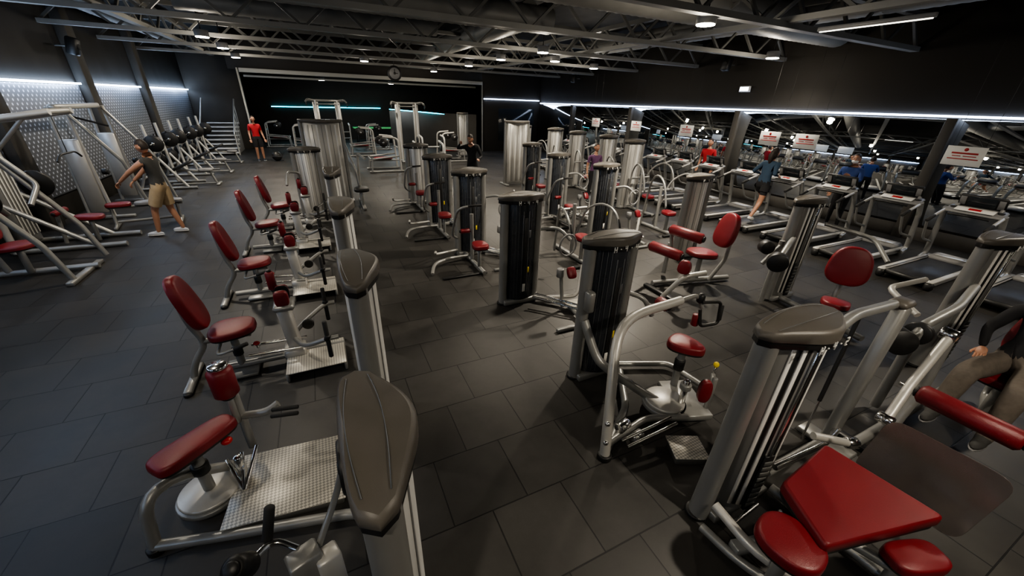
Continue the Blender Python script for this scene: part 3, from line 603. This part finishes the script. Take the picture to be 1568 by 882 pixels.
b.cyl((-4.25,7.85,.06),(-4.25,7.85,.45),.04,'silver')
for s_ in(-1,1):
    y_=7.9+s_*.55
    b.tube([(-4.95,y_,.05),(-4.75,y_,1.7),(-4.45,y_,1.95)],.045,'silver',bend=.08); b.tube([(-4.45,y_,1.95),(-4.0,y_,1.25),(-4.05,y_*.5+7.9*.5,1.0)],.035,'silver',bend=.08)
    plates(b,(-4.05,y_+s_*.06,1.25),(0,s_,0),.2,2); b.tube([(-4.3,y_,1.6),(-3.75,y_,.6),(-3.6,y_,.05)],.04,'silver',bend=.08)
b.tube([(-4.7,7.35,1.75),(-4.7,8.45,1.75)],.04,'silver'); b.done()
b=MB('lat_pulldown_frame',(-4.4,9.6,0)); b.at(0,0,0)
for y_ in(9.05,9.75):
    b.tube([(-4.95,y_,.03),(-4.9,y_,2.05),(-3.75,y_+.0,2.25)],.05,'silver_light',bend=.06); b.tube([(-5.0,y_,.05),(-3.5,y_,.05)],.045,'silver'); b.tube([(-4.9,y_,1.6),(-4.4,y_,2.12)],.03,'silver'); b.tube([(-4.9,y_,.9),(-3.9,y_,.05)],.04,'silver')
b.box((-4.9,9.4,.95),(.18,.45,1.7),'silver',bev=.03)
for i in range(5): b.box((-4.8,9.22+i*.09,1.0),(.01,.03,1.5),'stripe')
b.tube([(-3.8,9.05,2.25),(-3.8,9.75,2.25)],.045,'silver_light'); b.cyl((-3.9,9.4,1.6),(-3.9,9.4,2.2),.006,'black',seg=5); b.tube([(-3.9,9.0,1.5),(-3.9,9.15,1.6),(-3.9,9.65,1.6),(-3.9,9.8,1.5)],.016,'black')
b.box((-4.75,9.4,1.85),(.1,.3,.26),'red',bev=.03); seatpad(b,-4.0,9.4,.46,180,w=.3,l=.4); b.cyl((-4.0,9.4,.05),(-4.0,9.4,.46),.035,'silver'); b.roller((-4.35,9.2,.62),(-4.35,9.6,.62),.05); b.tube([(-4.45,9.4,.05),(-4.4,9.4,.62)],.03,'silver'); b.done()
b=MB('cable_crossover_machine',(-4.3,12.3,0)); b.at(0,0,0)
for y_ in(11.35,13.1):
    for s_ in(-.2,.2): b.tube([(-4.6+s_,y_,.03),(-4.6+s_*.6,y_,2.25)],.035,'silver_light')
    b.box((-4.6,y_,.9),(.3,.14,1.5),'silver_light',bev=.02); b.box((-4.5,y_,.03),(.9,.1,.06),'silver'); b.cyl((-4.3,y_,1.0),(-4.2,y_,1.0),.06,'black')
    b.tube([(-4.5,y_,2.2),(-3.9,y_,1.2),(-3.7,y_,.05)],.035,'silver',bend=.05)
b.box((-4.6,12.2,2.25),(.12,1.95,.1),'silver_light',bev=.02); b.tube([(-4.5,11.4,2.1),(-3.95,11.5,1.9)],.02,'black'); b.done()
def bench(nm,x,y,rz,inc=0):
    b=MB(nm,(x,y,0)); b.at(x,y,0,rz)
    b.cushion(.3,.4,.07,'red',TR(-.42,0,.42,90)); b.cushion(.3,.8,.07,'grey_plastic',TR(.22,0,.42+math.sin(math.radians(inc))*.35,90,0,inc))
    b.tube([(-.6,0,.4),(.6,0,.4)],.03,'silver')
    for x_ in(-.55,.5): b.tube([(x_,-.28,.03),(x_,-.05,.06),(x_,0,.4)],.028,'silver'); b.box((x_,0,.03),(.06,.6,.05),'silver')
    b.tube([(-.55,0,.1),(.5,0,.1)],.028,'silver'); b.at(0,0,0); b.done()
bench('weight_bench',-3.55,10.6,10)
def rack(nm,x,y,rz=0,inc=25):
    b=MB(nm,(x,y,0)); b.at(x,y,0,rz)
    for s_ in(-.55,.55):
        b.tube([(0,s_,.03),(-.1,s_,1.75)],.04,'silver_light'); b.tube([(-.6,s_,.04),(.7,s_,.04)],.04,'silver'); b.tube([(.5,s_,.04),(.0,s_,.9)],.035,'silver_light'); b.tube([(-.6,s_,.04),(-.08,s_,1.2)],.035,'silver_light')
        for z_ in(1.0,1.25,1.5): b.tube([(0,s_,z_-.03),(.09,s_,z_-.03),(.1,s_,z_+.03)],.012,'black',bend=.02)
        plates(b,(-.3,s_+(.05 if s_>0 else -.05),.7),(0,1 if s_>0 else -1,0),.2,3)
        plates(b,(.08,s_*1.25,1.28),(0,1 if s_>0 else -1,0),.22,2)
    b.tube([(-.1,-.55,1.0),(-.1,.55,1.0)],.035,'silver'); b.tube([(-.55,-.55,.3),(-.55,.55,.3)],.035,'silver'); b.cyl((.08,-1.0,1.28),(.08,1.0,1.28),.014,'chrome',seg=10)
    b.cushion(.28,.36,.07,'grey_plastic',TR(.9,0,.42,90)); b.cushion(.28,.7,.07,'black',TR(.35,0,.55,-90,0,inc)); b.tube([(1.1,0,.05),(1.0,0,.4),(0,0,.5)],.03,'silver'); b.tube([(0,0,.05),(1.1,0,.05)],.03,'silver'); b.box((1.15,0,.03),(.08,.5,.05),'silver'); b.at(0,0,0); b.done()
rack('bench_press_rack',-4.2,15.0,0); rack('bench_press_rack',-4.2,17.4,0); rack('bench_press_rack',-4.2,19.9,0)
def crossover(nm,x,y,w=1.3,h=2.5):
    b=MB(nm,(x,y,0)); b.at(x,y,0)
    for s_ in(-1,1):
        b.box((s_*w/2*.6,0,h/2),(.22,.14,h-.2),'silver_light',bev=.02); b.tube([(s_*w/2*.6,-.3,.03),(s_*w/2*.6,-.1,h-.05)],.035,'silver_light'); b.box((s_*w/2*.6,0,.04),(.12,.9,.06),'silver')
        b.tube([(s_*w/2*.6,0,h-.05),(s_*w/2,-.1,h),(s_*w/2*1.1,-.35,h-.1)],.035,'silver'); pulley(b,(s_*w/2*1.1,-.4,h-.2),(s_*w/2*1.1+.03,-.4,h-.2))
    b.box((0,0,h-.05),(w,.1,.09),'silver',bev=.02); b.box((0,-.1,h-.18),(w*.7,.03,.04),'silver'); b.at(0,0,0); b.done()
crossover('cable_crossover_machine',3.75,18.8,1.3,2.5); crossover('cable_crossover_machine',.55,19.5,1.4,2.5)
def station(x,y,rz):
    b=MB('plate_loaded_bench_station',(x,y,0)); b.at(x,y,0,rz)
    for s_ in(-1,1):
        b.tube([(-.5,s_*.45,.03),(-.45,s_*.45,1.25),(.1,s_*.45,1.3)],.035,'silver_light',bend=.15); b.tube([(-.6,s_*.45,.04),(.7,s_*.45,.04)],.035,'silver'); b.tube([(.6,s_*.45,.04),(.55,s_*.45,.55)],.03,'silver')
        b.tube([(-.45,s_*.45,.6),(.55,s_*.45,.5)],.03,'silver'); plates(b,(.1,s_*.5,1.1),(0,s_,0),.16,1)
    b.tube([(-.45,-.45,.9),(-.45,.45,.9)],.03,'silver'); b.cushion(.3,.7,.07,'red',TR(.1,0,.45,90)); b.tube([(-.5,0,.4),(.6,0,.4)],.03,'silver'); b.tube([(.6,-.45,.5),(.6,.45,.5)],.025,'silver'); b.at(0,0,0); b.done()
for x,y,a in [(3.4,14.0,90),(4.2,16.6,90),(2.3,16.4,180),(5.6,18.6,0),(-.6,23.5,0),(1.2,24.5,90),(3.0,24,0),(-2.0,26,0),(.4,27.5,90),(2.0,21.4,180)]: station(x,y,a)
b=MB('green_exercise_table',(2,27.6,0)); b.box((3.4,27.6,.9),(2.6,1.2,.05),'green')
for sx in(-1.1,1.1):
    for sy in(-.5,.5): b.cyl((3.4+sx,27.6+sy,0),(3.4+sx,27.6+sy,.88),.03,'black')
b.done()
b=MB('hanging_clock',(3.4,19.2,3.7)); b.cyl((3.45,19.2,3.6),(3.45,19.28,3.6),.30,'black',seg=32); b.cyl((3.45,19.17,3.6),(3.45,19.2,3.6),.22,'grey_plastic',seg=32); b.box((3.45,19.155,3.68),(.03,.01,.16),'black'); b.box((3.51,19.155,3.6),(.14,.01,.03),'black'); b.cyl((3.45,19.16,3.6),(3.45,19.15,3.6),.05,'black'); b.cyl((3.45,19.24,3.85),(3.45,19.24,4.6),.012,'black',seg=6); b.done()
b=MB('medicine_ball',(-1.75,20.1,.2)); b.ell((-1.75,20.1,.2),(.2,.2,.2),'black',seg=24,rings=16); b.tube([(-1.75+.201*math.cos(i*math.pi/12),20.1+.201*math.sin(i*math.pi/12),.2) for i in range(25)],.004,'grey_plastic',bend=0,seg=5); b.done()
b=MB('emergency_exit_light',(XR-.1,8.9,3.2)); b.box((XR-.08,8.9,3.22),(.08,.34,.16),'white'); b.box((XR-.125,8.9,3.22),(.01,.28,.1),'led_blue'); b.done()
for (x,y,z) in [(-4.95,9.9,3.6),(-4.95,14.2,3.5),(11.9,9.5,3.9),(11.9,18,3.8)]:
    b=MB('wall_speaker',(x,y,z)); b.box((x,y,z),(.2,.24,.38),'black',rot=(0,15,0),bev=.03); b.cyl((x+(.1 if x<0 else -.1),y,z),(x+(.115 if x<0 else -.115),y,z),.08,'rubber'); b.box((x+(-.18 if x<0 else .2),y,z),(.3,.04,.04),'steel_dark'); b.done()
# ---------------------------------------------------------------- people
def hand(b,w,d,side,pn,curl=.5,m='skin'):
    w=V(w); d=V(d).normalized(); pn=V(pn); pn=(pn-d*pn.dot(d)).normalized(); lat=d.cross(pn)*side
    c=w+d*.045
    Rm=Matrix((lat,d,pn)).transposed().to_4x4(); b.ell(c,(.04,.052,.017),m,rot=Rm)
    for i,(o,l) in enumerate([(-.030,.068),(-.010,.078),(.010,.073),(.029,.058)]):
        p0=w+d*.075+lat*o; dd=d; pts=[p0]; 
        for k in range(3):
            a=curl*(.5+.35*k); dd=(d*math.cos(a)+pn*math.sin(a)); pts.append(pts[-1]+dd*l/3)
        b.tube(pts,[.0095,.009,.008,.006],m,seg=7)
    p0=w+d*.03-lat*.035; b.tube([w+d*.02-lat*.02,p0,p0+d*.03-lat*.02+pn*.01,p0+d*.055-lat*.018+pn*.02],[.013,.012,.010,.008],m,seg=7)
def person(name,x,y,rz,J,C,hair='short',mask=False,head_dir=(0,1,0),sc=1.0):
    b=MB(name,(x,y,0)); b.M=Matrix.Translation((x,y,0))@Matrix.Rotation(math.radians(rz),4,'Z')@Matrix.Scale(sc,4)
    rad={'pelvis':.135,'spine':.118,'chest':.145,'neck':.058,'headb':.052,'sho':.07,'upa':.056,'elb':.043,'wri':.028,'hip':.1,'mid':.083,'kne':.06,'cal':.056,'ank':.038,'heel':.04,'toe':.03}
    if C.get('female'): rad.update({'pelvis':.13,'spine':.098,'chest':.12,'sho':.055,'upa':.045,'elb':.036,'neck':.048})
    if C.get('loose'): rad.update({'mid':.1,'kne':.085,'cal':.08,'ank':.06})
    P={k:v_ for k,v_ in J.items() if k not in('palm','curl')}
    for s_ in('l','r'):
        P['upa'+s_]=V(J['sho'+s_]).lerp(V(J['elb'+s_]),.45); P['mid'+s_]=V(J['hip'+s_]).lerp(V(J['kne'+s_]),.5); P['cal'+s_]=V(J['kne'+s_]).lerp(V(J['ank'+s_]),.35)
    edges=[('pelvis','spine'),('spine','chest'),('chest','neck'),('neck','headb')]
    for s_ in('l','r'):
        edges+=[('chest','sho'+s_),('sho'+s_,'upa'+s_),('upa'+s_,'elb'+s_),('elb'+s_,'wri'+s_),('pelvis','hip'+s_),('hip'+s_,'mid'+s_),('mid'+s_,'kne'+s_),('kne'+s_,'cal'+s_),('cal'+s_,'ank'+s_),('ank'+s_,'toe'+s_)]
    keys=list(P.keys()); me=bpy.data.meshes.new('tmp'); me.from_pydata([V(P[k]) for k in keys],[(keys.index(a),keys.index(c)) for a,c in edges],[])
    ob=bpy.data.objects.new('tmp',me); SC.objects.link(ob)
    sm=ob.modifiers.new('s','SKIN'); ss=ob.modifiers.new('u','SUBSURF'); ss.levels=2; ss.render_levels=2
    if not me.skin_vertices:
        bpy.context.view_layer.objects.active=ob; bpy.ops.mesh.customdata_skin_add()
    sv=me.skin_vertices[0].data
    def rd(k): return rad[k] if k in rad else rad[k[:-1]]
    for i,k in enumerate(keys):
        rr=rd(k); sv[i].radius=(rr,rr*(.8 if k in('chest','pelvis','spine') else 1)); sv[i].use_root=(k=='pelvis')
    dg=bpy.context.evaluated_depsgraph_get(); ev=ob.evaluated_get(dg); m2=bpy.data.meshes.new_from_object(ev)
    def cls(c):
        best=None
        for a,e in edges:
            A=V(P[a]);E=V(P[e]); ab=E-A; t=max(0,min(1,(c-A).dot(ab)/ab.length_squared)); d=(A+ab*t-c).length-(rd(a)*(1-t)+rd(e)*t)
            if best is None or d<best[0]: best=(d,a,e,t)
        _,a,e,t=best
        if e in('spine','chest') : return C['shirt'] if not(e=='spine' and t<.25) else C['pants']
        if e=='neck': return C['shirt'] if t<.55 else 'skin'
        if e=='headb': return 'skin'
        if e[:3]=='sho': return C['shirt']
        if e[:3]=='upa': return C['shirt'] if C.get('sleeve',1)>0 else 'skin'
        if e[:3]=='elb': return C['shirt'] if C.get('sleeve',1)>1 or (C.get('sleeve',1)==1 and t<.4) else 'skin'
        if e[:3]=='wri': return C['shirt'] if C.get('sleeve',1)>1 else 'skin'
        if e[:3]=='hip' or e[:3]=='mid': return C['pants']
        if e[:3]=='kne': return C['pants'] if (C.get('leg',2)>=2 or (C.get('leg',2)==1 and t<.6)) else 'skin'
        if e[:3]in('cal','ank'): return C['pants'] if C.get('leg',2)>=2 else 'skin'
        return C.get('shoe','black')
    groups={}
    vs=[v_.co.copy() for v_ in m2.vertices]
    for pl in m2.polygons: groups.setdefault(cls(pl.center),[]).append(list(pl.vertices))
    for g_,fs in groups.items(): b.add(vs,fs,g_,True)
    bpy.data.objects.remove(ob); bpy.data.meshes.remove(m2)
    hb=V(J['headb']); hd=V(head_dir).normalized(); ax=(hb-V(J['neck'])).normalized()
    up=(V((0,0,1))*.6+ax*.4).normalized(); hx=hd.cross(up).normalized(); up2=hx.cross(hd).normalized()
    Rm=Matrix((hx,hd,up2)).transposed().to_4x4(); c=hb+up2*.10+hd*.015
    def df(q):
        q=q.copy()
        if q.z<-.2: q.x*=1+.28*(q.z+.2); q.y*=1+.1*(q.z+.2)
        if q.y>.85 and abs(q.x)<.22 and -.35<q.z<.12: q.y+=.18*(1-abs(q.x)/.22)*(1-abs(q.z+.15)/.3 if abs(q.z+.15)<.3 else 0)
        return q
    b.ell(c,(.076,.095,.118),'skin',seg=28,rings=22,rot=Rm,defm=df)
    for s_ in(-1,1):
        b.ell(c+hx*s_*.078-up2*.01,(.012,.022,.032),'skin',rot=Rm); b.ell(c+hx*s_*.030+hd*.083+up2*.008,(.014,.009,.008),'eye_white',rot=Rm); b.ell(c+hx*s_*.030+hd*.0905+up2*.008,(.006,.004,.006),'hair',rot=Rm)
        b.ell(c+hx*s_*.031+hd*.087+up2*.026,(.018,.006,.004),'hair',rot=Rm)
    b.ell(c+hd*.083-up2*.058,(.024,.008,.007),'lip',rot=Rm)
    if mask: b.ell(c+hd*.012-up2*.045,(.074,.092,.055),'white',rot=Rm,filt=lambda q:q.y>.25)
    b.ell(c-hd*.006+up2*.008,(.084,.102,.124),'hair',seg=24,rings=18,rot=Rm,filt=lambda q:(q.z>.38 or (q.y<-.05 and q.z>-.45)) and not(q.y>.55 and q.z<.62))
    if hair=='long':
        b.tube([c-hd*.07+up2*.03,c-hd*.115-up2*.05,c-hd*.12-up2*.16,c-hd*.10-up2*.27],[.06,.065,.05,.02],'hair',seg=12)
        b.ell(c-hd*.05-up2*.04,(.09,.07,.11),'hair',rot=Rm)
    if C.get('shorts'): 
        for s_ in('l','r'):
            a=V(J['hip'+s_]); e=V(J['kne'+s_]); b.tube([a.lerp(e,-.02),a.lerp(e,.35),a.lerp(e,C['shorts'])],[.108,.108,.098],C['pants'],seg=16,caps=False)
    for s_,sg in(('l',1),('r',-1)):
        w_=V(J['wri'+s_]); d=(w_-V(J['elb'+s_])).normalized(); hand(b,w_,d,sg,J.get('palm',(0,1,0.01)),J.get('curl',.5))
        a=V(J['ank'+s_]); t=V(J['toe'+s_]); fd=(t-a); fd.z=0; fd.normalize(); lat=fd.cross(V((0,0,1)))
        pd=(fd+V((0,0,(t.z-a.z+.05)*4))).normalized() if abs(t.z-a.z+.05)>.03 else fd; un=lat.cross(pd).normalized(); Rf=Matrix((lat,pd,un)).transposed().to_4x4()
        b.ell(a+pd*.06-un*.035,(.045,.135,.042),C.get('shoe','black'),rot=Rf)
        b.ell(a+pd*.06-un*.058,(.046,.138,.02),C.get('sole','white'),rot=Rf)
    b.M=Matrix.Identity(4); return b.done()
def stand(**k):
    J=dict(pelvis=(0,0,.96),spine=(0,0,1.14),chest=(0,0,1.34),neck=(0,0,1.48),headb=(0,.015,1.57),
      shol=(-.18,0,1.42),shor=(.18,0,1.42),elbl=(-.23,-.02,1.14),elbr=(.23,-.02,1.14),wril=(-.24,.05,.9),wrir=(.24,.05,.9),
      hipl=(-.09,0,.90),hipr=(.09,0,.90),knel=(-.10,.02,.5),kner=(.10,.02,.5),ankl=(-.11,-.02,.085),ankr=(.11,-.02,.085),toel=(-.12,.13,.035),toer=(.12,.13,.035))
    J.update(k); return J
person('man_in_tank_top',-2.92,9.6,80,stand(shol=(-.18,.02,1.42),shor=(.18,.02,1.42),elbl=(-.2,.28,1.24),elbr=(.2,.26,1.21),wril=(-.16,.50,1.06),wrir=(.16,.46,1.02),knel=(-.1,.16,.52),ankl=(-.11,.22,.085),toel=(-.12,.37,.035),kner=(.12,.0,.5),ankr=(.13,-.10,.085),toer=(.14,.05,.035),palm=(0,0,-1),curl=1.0),dict(shirt='cloth_grey',pants='cloth_tan',sleeve=0,leg=1,shorts=.78,shoe='shoe_white'),head_dir=(0,1,-.15))
person('man_in_red_shirt',-2.35,20.2,-160,stand(wril=(-.26,.12,.88),wrir=(.26,.12,.88)),dict(shirt='cloth_red',pants='cloth_black',sleeve=1,leg=1,shorts=.75,shoe='black'))
person('man_in_black',4.1,11.3,150,stand(spine=(0,.04,1.14),chest=(0,.10,1.34),neck=(0,.17,1.47),headb=(0,.22,1.55),shol=(-.18,.12,1.41),shor=(.18,.12,1.41),elbr=(.42,.15,1.35),wrir=(.3,.3,1.5),elbl=(-.3,.15,1.15),wril=(-.25,.38,1.1)),dict(shirt='cloth_black',pants='cloth_black',sleeve=2,leg=2),head_dir=(.3,1,-.4))
person('woman_running',9.45,5.75,-90,{k:(v_[0],v_[1],v_[2]+.155) for k,v_ in stand(chest=(0,.05,1.34),neck=(0,.07,1.46),headb=(0,.09,1.55),shol=(-.16,.05,1.4),shor=(.16,.05,1.4),elbl=(-.27,-.12,1.2),wril=(-.22,.10,1.15),elbr=(.27,-.12,1.2),wrir=(.22,.10,1.15),knel=(-.09,.26,.6),ankl=(-.09,.14,.2),toel=(-.09,.28,.18),kner=(.09,-.04,.5),ankr=(.09,-.26,.16),toer=(.09,-.16,.04)).items()},dict(shirt='cloth_navy',pants='cloth_black',sleeve=2,leg=0,shorts=.35,shoe='white',female=False),hair='long',sc=.97)
person('person_in_blue_with_mask',11.4,4.95,100,stand(elbl=(-.24,.1,1.2),wril=(-.05,.25,1.3)),dict(shirt='cloth_blue',pants='cloth_black',sleeve=2,leg=2),mask=True)
person('person_in_purple_top',7.05,9.2,170,stand(),dict(shirt='cloth_purple',pants='cloth_black',sleeve=1,leg=2,female=True),sc=.93)
person('reflected_person_in_red',11.3,8.9,100,stand(),dict(shirt='cloth_red',pants='cloth_black',sleeve=1,leg=2),sc=1.0)  # solid body standing in for a figure reflected in the mirror
person('seated_man',5.25,.5,90,dict(pelvis=(0,0,.66),spine=(0,-.08,.84),chest=(0,-.14,1.04),neck=(0,-.15,1.18),headb=(0,-.13,1.27),shol=(-.19,-.12,1.12),shor=(.19,-.12,1.12),elbl=(-.28,-.02,.88),elbr=(.28,-.02,.88),wril=(-.22,.14,.76),wrir=(.22,.14,.76),hipl=(-.1,.02,.64),hipr=(.1,.02,.64),knel=(-.14,.50,.62),kner=(.16,.50,.64),ankl=(-.15,.60,.20),ankr=(.17,.64,.24),toel=(-.15,.74,.15),toer=(.17,.78,.19)),dict(shirt='cloth_black',pants='cloth_brown',sleeve=2,leg=2,shoe='cloth_grey',sole='grey_plastic',loose=True))
vs_=bpy.context.scene.view_settings
try: vs_.look='AgX - Medium High Contrast'
except Exception: pass
vs_.exposure=.1
